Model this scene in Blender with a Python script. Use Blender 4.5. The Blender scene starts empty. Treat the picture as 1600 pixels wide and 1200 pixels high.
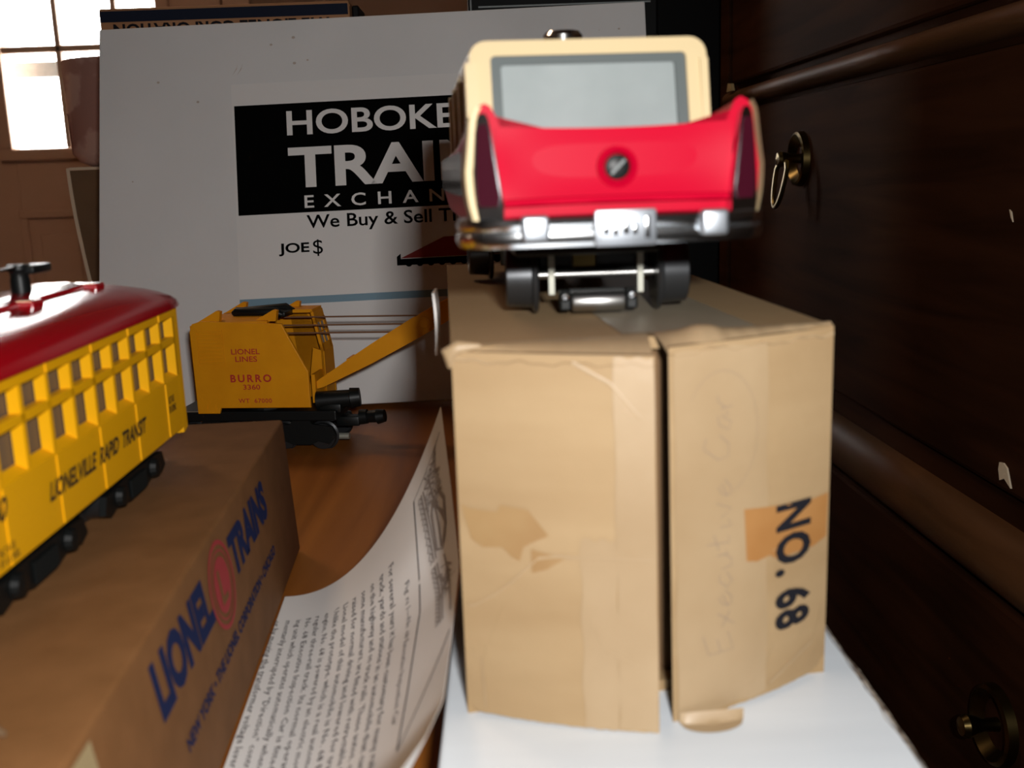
import bpy, bmesh, math, random
from mathutils import Vector, Matrix
random.seed(4)
PI = math.pi
sc = bpy.context.scene
col = sc.collection
T = 0.75                       # height of the table top above the floor (m)

# ------------------------------------------------------------------ camera
PITCH, ROLL = math.radians(11.6), math.radians(2.0)
fwd = Vector((0, math.cos(PITCH), -math.sin(PITCH)))
r0 = Vector((1, 0, 0)); u0 = r0.cross(fwd)
right = math.cos(ROLL)*r0 - math.sin(ROLL)*u0
up = math.sin(ROLL)*r0 + math.cos(ROLL)*u0
cam_d = bpy.data.cameras.new('camera')
cam = bpy.data.objects.new('camera', cam_d); col.objects.link(cam)
M = Matrix((right, up, -fwd)).transposed().to_4x4()
M.translation = Vector((0, 0, T + 0.142))
cam.matrix_world = M
cam_d.sensor_width = 36; cam_d.lens = 36; cam_d.clip_start = 0.005; cam_d.clip_end = 50
cam_d.dof.use_dof = True; cam_d.dof.focus_distance = 0.56; cam_d.dof.aperture_fstop = 21
sc.camera = cam

# ------------------------------------------------------------------ world, lights, exposure
w = bpy.data.worlds.new('daylight'); sc.world = w; w.use_nodes = True
bg = w.node_tree.nodes['Background']
bg.inputs[0].default_value = (1.0, 0.99, 0.97, 1); bg.inputs[1].default_value = 22.0

def area(name, loc, target, sx, sy, power, color=(1, 1, 1)):
    d = bpy.data.lights.new(name, 'AREA'); d.shape = 'RECTANGLE'; d.size = sx; d.size_y = sy
    d.energy = power; d.color = color
    o = bpy.data.objects.new(name, d); col.objects.link(o)
    o.location = loc
    o.rotation_euler = (Vector(target) - Vector(loc)).to_track_quat('-Z', 'Y').to_euler()
    return o
# the camera's own flash, just right of the lens
area('camera_flash', (0.026, -0.040, T + 0.172), (0.020, 0.6, T + 0.075), 0.018, 0.010, 1.27, (1.0, 0.98, 0.955))
# added warm fill light below the ceiling, unseen, lifts the ambient level
area('ceiling_fill', (-0.9, 1.3, T + 1.60), (-0.9, 1.3, 0), 0.35, 0.35, 7.5, (1.0, 0.70, 0.46))

vs = sc.view_settings
vs.view_transform = 'Standard'; vs.look = 'None'; vs.exposure = 0.0; vs.gamma = 1.0; vs.use_curve_mapping = False
try:
    sc.cycles.use_denoising = True
    sc.cycles.max_bounces = 8
    sc.cycles.sample_clamp_indirect = 4.0
except Exception:
    pass

# ------------------------------------------------------------------ materials
def mat(name, color, rough=0.6, metal=0.0, spec=0.5, coat=0.0, coat_rough=0.05):
    m = bpy.data.materials.new(name); m.use_nodes = True
    b = m.node_tree.nodes['Principled BSDF']
    b.inputs['Base Color'].default_value = (*color, 1)
    b.inputs['Roughness'].default_value = rough
    b.inputs['Metallic'].default_value = metal
    b.inputs['Specular IOR Level'].default_value = spec
    b.inputs['Coat Weight'].default_value = coat
    b.inputs['Coat Roughness'].default_value = coat_rough
    return m

def noisy(name, c1, c2, scale=(40, 40, 40), rough=0.6, detail=5, lo=0.35, hi=0.65, bump=0.0, bscale=300, spec=0.5, coat=0.0, c3=None):
    """two colours mixed by an object-space noise, plus a fine bump"""
    m = mat(name, c1, rough, 0, spec, coat)
    nt = m.node_tree; N = nt.nodes; L = nt.links
    b = N['Principled BSDF']
    tc = N.new('ShaderNodeTexCoord'); mp = N.new('ShaderNodeMapping'); mp.inputs['Scale'].default_value = scale
    L.new(tc.outputs['Object'], mp.inputs['Vector'])
    nz = N.new('ShaderNodeTexNoise'); nz.inputs['Scale'].default_value = 1; nz.inputs['Detail'].default_value = detail
    L.new(mp.outputs[0], nz.inputs['Vector'])
    cr = N.new('ShaderNodeValToRGB')
    cr.color_ramp.elements[0].position = lo; cr.color_ramp.elements[0].color = (*c1, 1)
    cr.color_ramp.elements[1].position = hi; cr.color_ramp.elements[1].color = (*c2, 1)
    if c3:
        e = cr.color_ramp.elements.new((lo+hi)/2); e.color = (*c3, 1)
    L.new(nz.outputs['Fac'], cr.inputs[0]); L.new(cr.outputs[0], b.inputs['Base Color'])
    if bump:
        n2 = N.new('ShaderNodeTexNoise'); n2.inputs['Scale'].default_value = bscale; n2.inputs['Detail'].default_value = 3
        L.new(tc.outputs['Object'], n2.inputs['Vector'])
        bp = N.new('ShaderNodeBump'); bp.inputs['Strength'].default_value = bump; bp.inputs['Distance'].default_value = 0.0006
        L.new(n2.outputs['Fac'], bp.inputs['Height']); L.new(bp.outputs[0], b.inputs['Normal'])
    return m

K = {}
K['cardboard'] = noisy('tan_cardboard', (.285, .185, .088), (.35, .238, .125), (12, 12, 45), .75, 6, .3, .7, .25, 260, .25)
K['cardboard_flap'] = noisy('tan_cardboard_flap', (.30, .195, .096), (.375, .26, .14), (10, 10, 55), .7, 6, .3, .7, .3, 200, .3)
K['cardboard_edge'] = noisy('torn_cardboard_edge', (.20, .12, .05), (.36, .25, .14), (200, 200, 200), .9, 3, .4, .6)
K['tape'] = noisy('paper_tape', (.315, .212, .112), (.385, .275, .16), (30, 30, 30), .45, 5, .3, .7, .2, 150, .5)
K['tape_gray'] = noisy('old_clear_tape', (.27, .225, .155), (.33, .28, .20), (30, 30, 30), .4, 5, .3, .7, .15, 150, .5)
K['stain'] = noisy('orange_tape_stain', (.31, .135, .035), (.36, .175, .055), (60, 60, 60), .6, 4, .3, .7)
K['stain_soft'] = noisy('glue_stain', (.265, .145, .052), (.32, .20, .085), (50, 50, 50), .6, 4, .3, .7)
K['ink'] = mat('black_ink', (.012, .012, .016), .8, 0, .1)
K['pencil'] = mat('pencil', (.235, .175, .13), .6)
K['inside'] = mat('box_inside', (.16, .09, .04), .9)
K['white'] = noisy('white_laminate', (.665, .715, .765), (.74, .79, .84), (8, 55, 8), .35, 6, .35, .65, .03, 120, .5)
K['chipboard'] = noisy('raw_chipboard_edge', (.10, .06, .035), (.55, .46, .36), (420, 420, 420), .9, 2, .42, .6)
K['red'] = mat('red_paint', (.40, .0008, .018), .45, 0, .06, 0, .12)
K['cream'] = mat('cream_paint', (.56, .44, .25), .45, 0, .4)
K['chrome'] = mat('chrome', (.72, .74, .76), .16, 1.0)
K['bright'] = mat('bright_stamped_metal', (.40, .43, .47), .42, .9)
K['steel'] = mat('dull_steel', (.40, .40, .39), .36, 1.0)
K['bracket'] = mat('nickel_strip', (.34, .34, .29), .5, .5)
K['black'] = mat('black_plastic', (.005, .006, .006), .42, 0, .25)
K['wheel'] = mat('blackened_metal', (.06, .063, .067), .30, .75)
K['brass'] = mat('aged_brass', (.13, .092, .035), .3, 1.0)
K['windowgray'] = noisy('milky_gray_plastic', (.22, .25, .25), (.27, .30, .30), (60, 60, 60), .35, 4, .3, .7)
K['windowframe'] = mat('gray_window_frame', (.085, .10, .10), .4)
K['tail'] = mat('dark_red_lens', (.035, .003, .009), .3, 0, .25, 0)
K['glazing'] = mat('smoky_glazing', (.10, .075, .06), .5)
K['sidewin'] = mat('dark_side_glass', (.03, .02, .015), .1)
K['yellow'] = mat('yellow_plastic', (.76, .375, .002), .45, 0, .25)
K['roofred'] = mat('red_plastic_roof', (.33, .002, .007), .17, 0, .7)
K['crane'] = noisy('orange_yellow_plastic', (.66, .255, .002), (.72, .29, .003), (60, 60, 60), .55, 3, spec=.2)
K['crane_ink'] = mat('red_crane_lettering', (.45, .02, .01), .6)
K['cable'] = mat('brown_string', (.16, .07, .03), .8)
K['setbox'] = noisy('brown_set_box', (.17, .075, .024), (.21, .095, .033), (90, 90, 90), .75, 5, .3, .7, .1, 500, .25)
K['blue'] = mat('navy_print', (.012, .022, .085), .8, 0, .1)
K['redprint'] = mat('red_print', (.36, .022, .03), .7)
K['label'] = mat('pale_label', (.40, .31, .16), .6)
K['board'] = noisy('white_card_board', (.74, .73, .72), (.80, .79, .78), (14, 14, 14), .8, 4, .3, .7)
K['paper'] = noisy('white_paper', (.80, .78, .76), (.84, .82, .80), (14, 14, 14), .75, 4, .3, .7)
K['print'] = mat('grey_print', (.09, .07, .07), .9, 0, .1)
K['print_soft'] = mat('soft_grey_print', (.34, .30, .28), .8)
K['fblack'] = mat('flyer_black', (.002, .002, .002), .9, 0, .03)
K['fblue'] = mat('flyer_blue', (.20, .33, .42), .7)
K['fred'] = mat('flyer_red', (.30, .02, .015), .7)
K['bluebox'] = noisy('tan_set_box', (.36, .17, .075), (.42, .21, .10), (30, 30, 30), .7)
K['bag'] = noisy('pinkish_paper', (.40, .22, .18), (.55, .36, .30), (40, 40, 40), .7, 3, .45, .55)
K['carton'] = noisy('dark_carton', (.13, .075, .035), (.16, .095, .045), (30, 30, 30), .8)
K['rim'] = mat('pale_chip_and_rim_light', (.70, .58, .42), .8)  # pale wood chips, and rim light painted along the carton edge
K['door'] = mat('door_paint', (.60, .39, .28), .5)
K['muntin'] = mat('muntin_paint', (.62, .45, .35), .5)
K['wall'] = noisy('plaster', (.30, .20, .14), (.33, .22, .16), (6, 6, 6), .9)
K['darkwall'] = noisy('brown_wall', (.13, .085, .055), (.15, .10, .065), (6, 6, 6), .9)
K['floor'] = noisy('floor_boards', (.14, .08, .045), (.20, .12, .07), (3, 30, 3), .5)

def wood(name, c1, c2, scale, rough, coat=0.0, spec=.5):
    m = mat(name, c1, rough, 0, spec, coat, .15)
    nt = m.node_tree; N = nt.nodes; L = nt.links; b = N['Principled BSDF']
    tc = N.new('ShaderNodeTexCoord'); mp = N.new('ShaderNodeMapping'); mp.inputs['Scale'].default_value = scale
    L.new(tc.outputs['Object'], mp.inputs['Vector'])
    wv = N.new('ShaderNodeTexNoise'); wv.inputs['Scale'].default_value = 1; wv.inputs['Detail'].default_value = 8
    wv.inputs['Distortion'].default_value = .6
    L.new(mp.outputs[0], wv.inputs['Vector'])
    cr = N.new('ShaderNodeValToRGB')
    cr.color_ramp.elements[0].position = .34; cr.color_ramp.elements[0].color = (*c1, 1)
    cr.color_ramp.elements[1].position = .66; cr.color_ramp.elements[1].color = (*c2, 1)
    L.new(wv.outputs['Fac'], cr.inputs[0]); L.new(cr.outputs[0], b.inputs['Base Color'])
    return m
K['table'] = wood('table_wood', (.23, .070, .010), (.34, .115, .018), (60, 4, 60), .4, .0, spec=.35)
K['dresser'] = wood('dark_mahogany', (.022, .008, .0035), (.042, .015, .0065), (40, 5, 60), .7, .0, spec=.02)
K['dresser_rail'] = wood('mahogany_rail', (.075, .032, .012), (.12, .052, .020), (40, 5, 60), .55, .0, spec=.15)
K['blackbox'] = mat('black_case', (.004, .004, .004), .5, 0, .12)
gl = bpy.data.materials.new('window_glass'); gl.use_nodes = True
_n = gl.node_tree.nodes; _l = gl.node_tree.links
for x in list(_n):
    if x.type == 'BSDF_PRINCIPLED': _n.remove(x)
_tr = _n.new('ShaderNodeBsdfTransparent'); _gs = _n.new('ShaderNodeBsdfGlossy'); _gs.inputs['Roughness'].default_value = .02
_mx = _n.new('ShaderNodeMixShader'); _mx.inputs[0].default_value = .06
_l.new(_tr.outputs[0], _mx.inputs[1]); _l.new(_gs.outputs[0], _mx.inputs[2])
_l.new(_mx.outputs[0], _n['Material Output'].inputs['Surface'])
K['glass'] = gl

# ------------------------------------------------------------------ mesh helpers (millimetres in, metres out)
class MB:
    def __init__(s): s.v = []; s.f = []
    def add(s, vs_, fs_):
        o = len(s.v); s.v += [tuple(p) for p in vs_]; s.f += [tuple(i+o for i in f) for f in fs_]; return s
    def addbm(s, bm):
        bm.verts.index_update()
        s.add([v.co[:] for v in bm.verts], [[v.index for v in f.verts] for f in bm.faces]); bm.free(); return s
    def box(s, x0, x1, y0, y1, z0, z1, bev=0.0, seg=2):
        bm = bmesh.new(); bmesh.ops.create_cube(bm, size=1)
        for v in bm.verts:
            v.co = ((x0+x1)/2+v.co.x*(x1-x0), (y0+y1)/2+v.co.y*(y1-y0), (z0+z1)/2+v.co.z*(z1-z0))
        if bev: bmesh.ops.bevel(bm, geom=bm.edges[:], offset=bev, segments=seg, profile=.5, affect='EDGES')
        return s.addbm(bm)
    def prism(s, poly, axis, a, b, bev=0.0):
        """poly: 2-D outline; axis x: (y,z), y: (x,z), z: (x,y)"""
        def P(p, t):
            return (t, p[0], p[1]) if axis == 'x' else (p[0], t, p[1]) if axis == 'y' else (p[0], p[1], t)
        bm = bmesh.new()
        A = [bm.verts.new(P(p, a)) for p in poly]; B = [bm.verts.new(P(p, b)) for p in poly]
        n = len(poly)
        bm.faces.new(A); bm.faces.new(B[::-1])
        for i in range(n): bm.faces.new((A[i], B[i], B[(i+1) % n], A[(i+1) % n]))
        bmesh.ops.recalc_face_normals(bm, faces=bm.faces[:])
        if bev:
            es = [e for e in bm.edges if len({round((v.co[{'x': 0, 'y': 1, 'z': 2}[axis]]-a)/(b-a)) for v in e.verts}) == 1]
            bmesh.ops.bevel(bm, geom=es, offset=bev, segments=2, profile=.5, affect='EDGES')
        bmesh.ops.triangulate(bm, faces=[f for f in bm.faces if len(f.verts) > 4])
        return s.addbm(bm)
    def cyl(s, p0, p1, r, r1=None, n=24, caps=True):
        return s.tube([p0, p1], [r, r if r1 is None else r1], n, caps)
    def tube(s, pts, rad, n=10, caps=True):
        pts = [Vector(p) for p in pts]
        if not isinstance(rad, (list, tuple)): rad = [rad]*len(pts)
        V = []; F = []; prev = None
        for i, p in enumerate(pts):
            d = (pts[min(i+1, len(pts)-1)] - pts[max(i-1, 0)]).normalized()
            a = prev if prev is not None else (Vector((0, 0, 1)) if abs(d.z) < .9 else Vector((1, 0, 0)))
            u = (a - d*a.dot(d)).normalized(); prev = u; w_ = d.cross(u)
            for k in range(n):
                t = 2*PI*k/n; V.append(p + (u*math.cos(t)+w_*math.sin(t))*rad[i])
        for i in range(len(pts)-1):
            for k in range(n):
                F.append((i*n+k, i*n+(k+1) % n, (i+1)*n+(k+1) % n, (i+1)*n+k))
        if caps: F.append(tuple(range(n))[::-1]); F.append(tuple((len(pts)-1)*n+k for k in range(n)))
        return s.add(V, F)
    def lathe(s, prof, c, axis='x', n=32):
        """prof: (offset along axis, radius)"""
        ax = {'x': Vector((1, 0, 0)), 'y': Vector((0, 1, 0)), 'z': Vector((0, 0, 1))}[axis]
        c = Vector(c)
        e1 = Vector((0, 0, 1)) if axis != 'z' else Vector((1, 0, 0)); e2 = ax.cross(e1)
        V = []; F = []
        for a, r in prof:
            for k in range(n):
                t = 2*PI*k/n; V.append(c+ax*a+(e1*math.cos(t)+e2*math.sin(t))*max(r, .001))
        for i in range(len(prof)-1):
            for k in range(n): F.append((i*n+k, (i+1)*n+k, (i+1)*n+(k+1) % n, i*n+(k+1) % n))
        return s.add(V, F)
    def loft(s, secs, caps=True, closed=True):
        n = len(secs[0]); bm = bmesh.new()
        R = [[bm.verts.new(p) for p in q] for q in secs]
        for i in range(len(R)-1):
            for k in range(n if closed else n-1):
                bm.faces.new((R[i][k], R[i][(k+1) % n], R[i+1][(k+1) % n], R[i+1][k]))
        if caps:
            for q in (R[0][::-1], R[-1]):
                f = bm.faces.new(q)
                bmesh.ops.triangulate(bm, faces=[f])
        bmesh.ops.recalc_face_normals(bm, faces=bm.faces[:])
        return s.addbm(bm)
    def grid(s, fn, nu, nv):
        V = [fn(i/nu, j/nv) for j in range(nv+1) for i in range(nu+1)]
        F = [(j*(nu+1)+i, j*(nu+1)+i+1, (j+1)*(nu+1)+i+1, (j+1)*(nu+1)+i) for j in range(nv) for i in range(nu)]
        return s.add(V, F)
    def slab(s, fn, nu, nv, off):
        """grid surface given thickness: off is a vector added for the back side"""
        off = Vector(off); n1 = (nu+1)*(nv+1)
        V = [Vector(fn(i/nu, j/nv)) for j in range(nv+1) for i in range(nu+1)]
        F = [(j*(nu+1)+i, j*(nu+1)+i+1, (j+1)*(nu+1)+i+1, (j+1)*(nu+1)+i) for j in range(nv) for i in range(nu)]
        V2 = [p+off for p in V]; F2 = [tuple(n1+i for i in f[::-1]) for f in F]
        rim = [i for i in range(nu+1)] + [j*(nu+1)+nu for j in range(1, nv+1)] + [nv*(nu+1)+i for i in range(nu-1, -1, -1)] + [j*(nu+1) for j in range(nv-1, 0, -1)]
        F3 = [(rim[(k+1) % len(rim)], rim[k], rim[k]+n1, rim[(k+1) % len(rim)]+n1) for k in range(len(rim))]
        return s.add(V+V2, F+F2+F3)
    def ring(s, outer, inner, axis, a, b):
        """plate with a hole: outer and inner outlines with the same number of points"""
        def P(p, t):
            return (t, p[0], p[1]) if axis == 'x' else (p[0], t, p[1])
        n = len(outer)
        V = [P(p, a) for p in outer]+[P(p, a) for p in inner]+[P(p, b) for p in outer]+[P(p, b) for p in inner]
        F = []
        for i in range(n):
            j = (i+1) % n
            F += [(i, j, n+j, n+i), (2*n+j, 2*n+i, 3*n+i, 3*n+j), (j, i, 2*n+i, 2*n+j), (n+i, n+j, 3*n+j, 3*n+i)]
        return s.add(V, F)
    def xf(s, fn): s.v = [tuple(fn(*p)) for p in s.v]; return s
    def build(s, name, m, parent=None, smooth=False, loc=None, label=None):
        me = bpy.data.meshes.new(name)
        me.from_pydata([(x*.001, y*.001, z*.001) for x, y, z in s.v], [], s.f)
        bm = bmesh.new(); bm.from_mesh(me)
        bmesh.ops.recalc_face_normals(bm, faces=bm.faces[:]); bm.to_mesh(me); bm.free()
        me.materials.append(m)
        o = bpy.data.objects.new(name, me); col.objects.link(o)
        if parent: o.parent = parent
        if loc: o.location = (loc[0]*.001, loc[1]*.001, T+loc[2]*.001)
        if smooth:
            for p in me.polygons: p.use_smooth = True
            try: me.set_sharp_from_angle(angle=math.radians(38))
            except Exception: pass
        if label: o['label'] = label
        return o

def thing(name, label, cat, loc=(0, 0, 0), rz=0.0, group=None):
    o = bpy.data.objects.new(name, None); col.objects.link(o); o.empty_display_size = .01
    o.location = (loc[0]*.001, loc[1]*.001, T+loc[2]*.001); o.rotation_euler = (0, 0, rz)
    o['label'] = label; o['category'] = cat
    if group: o['group'] = group
    return o
def tag(o, label, cat, group=None):
    o['label'] = label; o['category'] = cat
    if group: o['group'] = group
    return o
def struct(o): o['kind'] = 'structure'; return o

def text2d(s, width=None, height=None, bold=0.0, shear=0.0, spacing=1.0, align='LEFT', res=3, line=1.0):
    """flat lettering as (verts, faces) in mm, lower-left of its bounds at 0,0"""
    cu = bpy.data.curves.new('t', 'FONT'); cu.body = s; cu.size = 10; cu.offset = bold; cu.shear = shear
    cu.space_character = spacing; cu.resolution_u = res; cu.fill_mode = 'FRONT'; cu.align_x = align; cu.space_line = line
    o = bpy.data.objects.new('t', cu); col.objects.link(o)
    dg = bpy.context.evaluated_depsgraph_get(); dg.update()
    me = bpy.data.meshes.new_from_object(o.evaluated_get(dg))
    V = [(v.co.x, v.co.y) for v in me.vertices]; F = [tuple(p.vertices) for p in me.polygons]
    bpy.data.objects.remove(o); bpy.data.curves.remove(cu); bpy.data.meshes.remove(me)
    x0 = min(p[0] for p in V); x1 = max(p[0] for p in V); y0 = min(p[1] for p in V); y1 = max(p[1] for p in V)
    sx = width/(x1-x0) if width else None; sy = height/(y1-y0) if height else None
    sx = sx or sy; sy = sy or sx
    return [((x-x0)*sx, (y-y0)*sy) for x, y in V], F
def addtext(mb, s, place, **kw):
    V, F = text2d(s, **kw)
    mb.add([place(a, b) for a, b in V], F); return mb

def rrect(x0, x1, z0, z1, r, n=5):
    out = []
    for cx, cz, a0 in ((x1-r, z1-r, 0), (x0+r, z1-r, 90), (x0+r, z0+r, 180), (x1-r, z0+r, 270)):
        for k in range(n+1):
            a = math.radians(a0+90*k/n); out.append((cx+r*math.cos(a), cz+r*math.sin(a)))
    return out

# ================================================================== the room
def room():
    X0, X1, Y0, Y1, H = -2400, 780, -1500, 3140, 1700
    struct(MB().box(X0, X1, Y0, Y1+300, -790, -750).build('floor', K['floor'], loc=(0, 0, 0)))
    struct(MB().box(X0, X1, Y0, Y1+20, H, H+40).build('ceiling', K['wall'], loc=(0, 0, 0)))
    struct(MB().box(X0-40, X0, Y0, Y1+20, -750, H).build('wall_left', K['wall'], loc=(0, 0, 0)))
    struct(MB().box(X1, X1+40, Y0, Y1+20, -750, H).build('wall_right', K['darkwall'], loc=(0, 0, 0)))
    struct(MB().box(X0, X1, Y0-40, Y0, -750, H).build('wall_front', K['darkwall'], loc=(0, 0, 0)))
    dx0, dx1, dz = -1600, -800, 1290
    wb = MB().box(X0, dx0-60, Y1, Y1+40, -750, H).box(dx1+60, X1, Y1, Y1+40, -750, H).box(dx0-60, dx1+60, Y1, Y1+40, dz+60, H)
    struct(wb.build('wall_back', K['wall'], loc=(0, 0, 0)))
    tr = MB().box(dx0-80, dx0, Y1-15, Y1+40, -750, dz+80, 3).box(dx1, dx1+80, Y1-15, Y1+40, -750, dz+80, 3).box(dx0, dx1, Y1-15, Y1+40, dz, dz+80, 3)
    struct(tr.build('trim_1', K['door'], loc=(0, 0, 0)))
    # door with a nine-light window
    d = bpy.data.objects.new('door_1', None); col.objects.link(d); d.location = (0, 0, T); struct(d)
    wx0, wx1, wz0, wz1 = -1440, -985, 262, 1160
    sl = MB()
    sl.box(dx0, wx0, 3105, 3145, -750, dz, 2).box(wx1, dx1, 3105, 3145, -750, dz, 2)
    sl.box(wx0, wx1, 3105, 3145, wz1, dz, 2).box(wx0, wx1, 3105, 3145, -750, wz0, 2)
    sl.build('door_leaf', K['door'], d)
    mo = MB()
    for a, b, c, e in ((wx0-40, wx1+40, wz0-34, wz0), (wx0-40, wx1+40, wz1, wz1+34), (wx0-40, wx0, wz0, wz1), (wx1, wx1+40, wz0, wz1)):
        mo.box(a, b, 3090, 3106, c, e, 5)
    mo.build('window_frame', K['door'], d)
    mu = MB()
    for x in (-1276, -1106): mu.box(x-9, x+9, 3096, 3116, wz0, wz1, 4)
    for z in (540, 850): mu.box(wx0, wx1, 3096, 3116, z-10, z+10, 4)
    mu.build('muntin', K['muntin'], d)
    pn = MB().box(wx0, wx1, 3118, 3122, wz0, wz1); pn.build('pane', K['glass'], d)
    for px0, px1 in ((-1450, -1225), (-1175, -950)):
        p = MB()
        for a, b, c, e in ((px0, px1, 60, 84), (px0, px1, -560, -536), (px0, px0+24, -536, 60), (px1-24, px1, -536, 60)):
            p.box(a, b, 3097, 3106, c, e, 4)
        p.box(px0+55, px1-55, 3099, 3106, -490, 14, 5)
        p.build('panel_moulding', K['door'], d)
    MB().lathe([(0, 28), (-8, 28), (-10, 10), (-35, 10), (-40, 26), (-58, 28), (-68, 18), (-70, 0)], (-860, 3105, 180), 'y').build('door_knob', K['brass'], d, True)
    # pale rail of the storm door outside the glass
    struct(MB().box(-1560, -820, 3215, 3235, 474, 520, 3).build('trim_2', K['windowgray'], loc=(0, 0, 0)))
room()

# ================================================================== dresser
def dresser():
    R = thing('dresser', 'long dark mahogany dresser with brass pulls behind the tan carton', 'dresser', (250, 500, -750), math.radians(2.0))
    B = 750
    Y0, Y1 = -330, 612
    MB().box(8, 450, Y0, Y1, 60, B+320).box(0, 450, Y0, Y0+34, 0, B+320, 2).box(0, 450, Y1-34, Y1, 0, B+320, 2).build('carcass', K['dresser'], R)
    MB().box(-14, 460, Y0-14, Y1+14, B+320, B+345, 6).build('top', K['dresser'], R)
    def rail(z0, z1, out, nm='rail'):
        c = (z0+z1)/2; h = (z1-z0)/2
        pr = [(9, z0)]+[(9-out*math.cos(a*PI/2)**.8 if abs(a) < 1 else 9, c+h*math.sin(a*PI/2)) for a in [i/6 for i in range(-6, 7)]]+[(9, z1)]
        MB().prism(pr[1:-1], 'y', Y0+34, Y1-34).build(nm, K['dresser_rail'], R, True)
    rail(B+200, B+216, 15); rail(B-84, B-46, 16); rail(B-360, B-330, 14)
    def drawer(z0, z1, hz, at):
        D = MB().box(2, 20, Y0+40, Y1-40, z0, z1, 3).build('drawer', K['dresser'], R)
        for y, bail in at:
            m = MB().lathe([(3, 0.1), (1, 8), (1.5, 12), (-2, 15.5), (-6, 19), (-5, 21), (1, 22)], (2, y, hz), 'x', 40)
            m.lathe([(1, 4), (-8, 3.2), (-12, 5), (-17, 6.5), (-20, 5), (-21, .1)], (2, y, hz), 'x', 20)
            if bail: m.tube([(-13, y-9, hz-2)]+[(-14-5*math.sin(a), y-14*math.cos(a), hz-8-30*math.sin(a)) for a in [i*PI/12 for i in range(13)]]+[(-13, y+9, hz-2)], 1.9, 8)
            if bail: m.tube([(-13, y-9, hz-2), (-13, y+9, hz-2)], 1.8, 8)
            m.build('pull', K['brass'], D, True)
        return D
    drawer(B+222, B+312, B+267, [])
    d = drawer(B-28, B+196, B+146, [(345, 1)])
    # pale chipped spot in the varnish on the lower edge of the drawer
    ch = [(-8, -26), (-3, -15), (0, -9), (6, -6), (12, -7), (13, -14), (10, -24), (3, -20)]
    MB().prism([(y*.62+2, B+z*.55-9) for y, z in ch], 'x', 1.0, 2.5).build('paint_chip', K['rim'], d, label='pale chipped spot')
    MB().prism([(12, B+110), (14, B+112), (16, B+116), (14, B+115)], 'x', 1.4, 2.5).build('scratch', K['rim'], d)
    MB().prism([(535, B+214), (556, B+214), (552, B+222), (540, B+221)], 'x', -7, -4).build('paint_chip', K['label'], R, label='tan chip on the rail')
    drawer(B-322, B-88, B-154, [(-4, 0)])
    drawer(70, B-366, B-500, [(-4, 0)])
dresser()

tag(MB().box(75, 420, 1180, 1500, -750, 520, 4).box(70, 425, 1170, 1510, 520, 545, 4).build('cabinet', K['blackbox'], loc=(0, 0, 0)),  # added black block that keeps the gap past the dresser dark
    'tall black cabinet added to fill the dark gap beyond the dresser', 'cabinet')

# ================================================================== table and things on it
def table():
    R = thing('table', 'reddish brown wooden table carrying the trains and boxes', 'table', (-350, 550, -750))
    MB().box(-430, 430, -500, 520, 722, 750, 4).build('tabletop', K['table'], R)
    MB().box(-380, 380, -450, 470, 650, 722, 3).build('apron', K['table'], R)
    for x in (-375, 375):
        for y in (-445, 465):
            MB().tube([(x, y, 722), (x, y, 500), (x, y, 0)], [30, 28, 18], 16).build('leg', K['table'], R, True)
table()

def slab():
    R = thing('shelf_board', 'white laminated shelf board with chipped edge under the tan carton', 'shelf board', (30, 60, 0))
    MB().box(-47.5, 48, 0, 420, 0, 26, .8).build('panel', K['white'], R)
    random.seed(8)
    ys = [i*6 for i in range(71)]
    A = [(48-random.uniform(.6, 1.5), y, 26.25) for y in ys]; Bq = [(49.2+random.uniform(-.2, .4), y, 24.6) for y in ys]; Cq = [(49.0, y, .2) for y in ys]
    V = []
    for a, b, c in zip(A, Bq, Cq): V += [a, b, c]
    F = []
    for i in range(len(ys)-1):
        F += [(i*3, i*3+3, i*3+4, i*3+1), (i*3+1, i*3+4, i*3+5, i*3+2)]
    MB().add(V, F).build('raw_edge', K['chipboard'], R)
slab()

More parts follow.
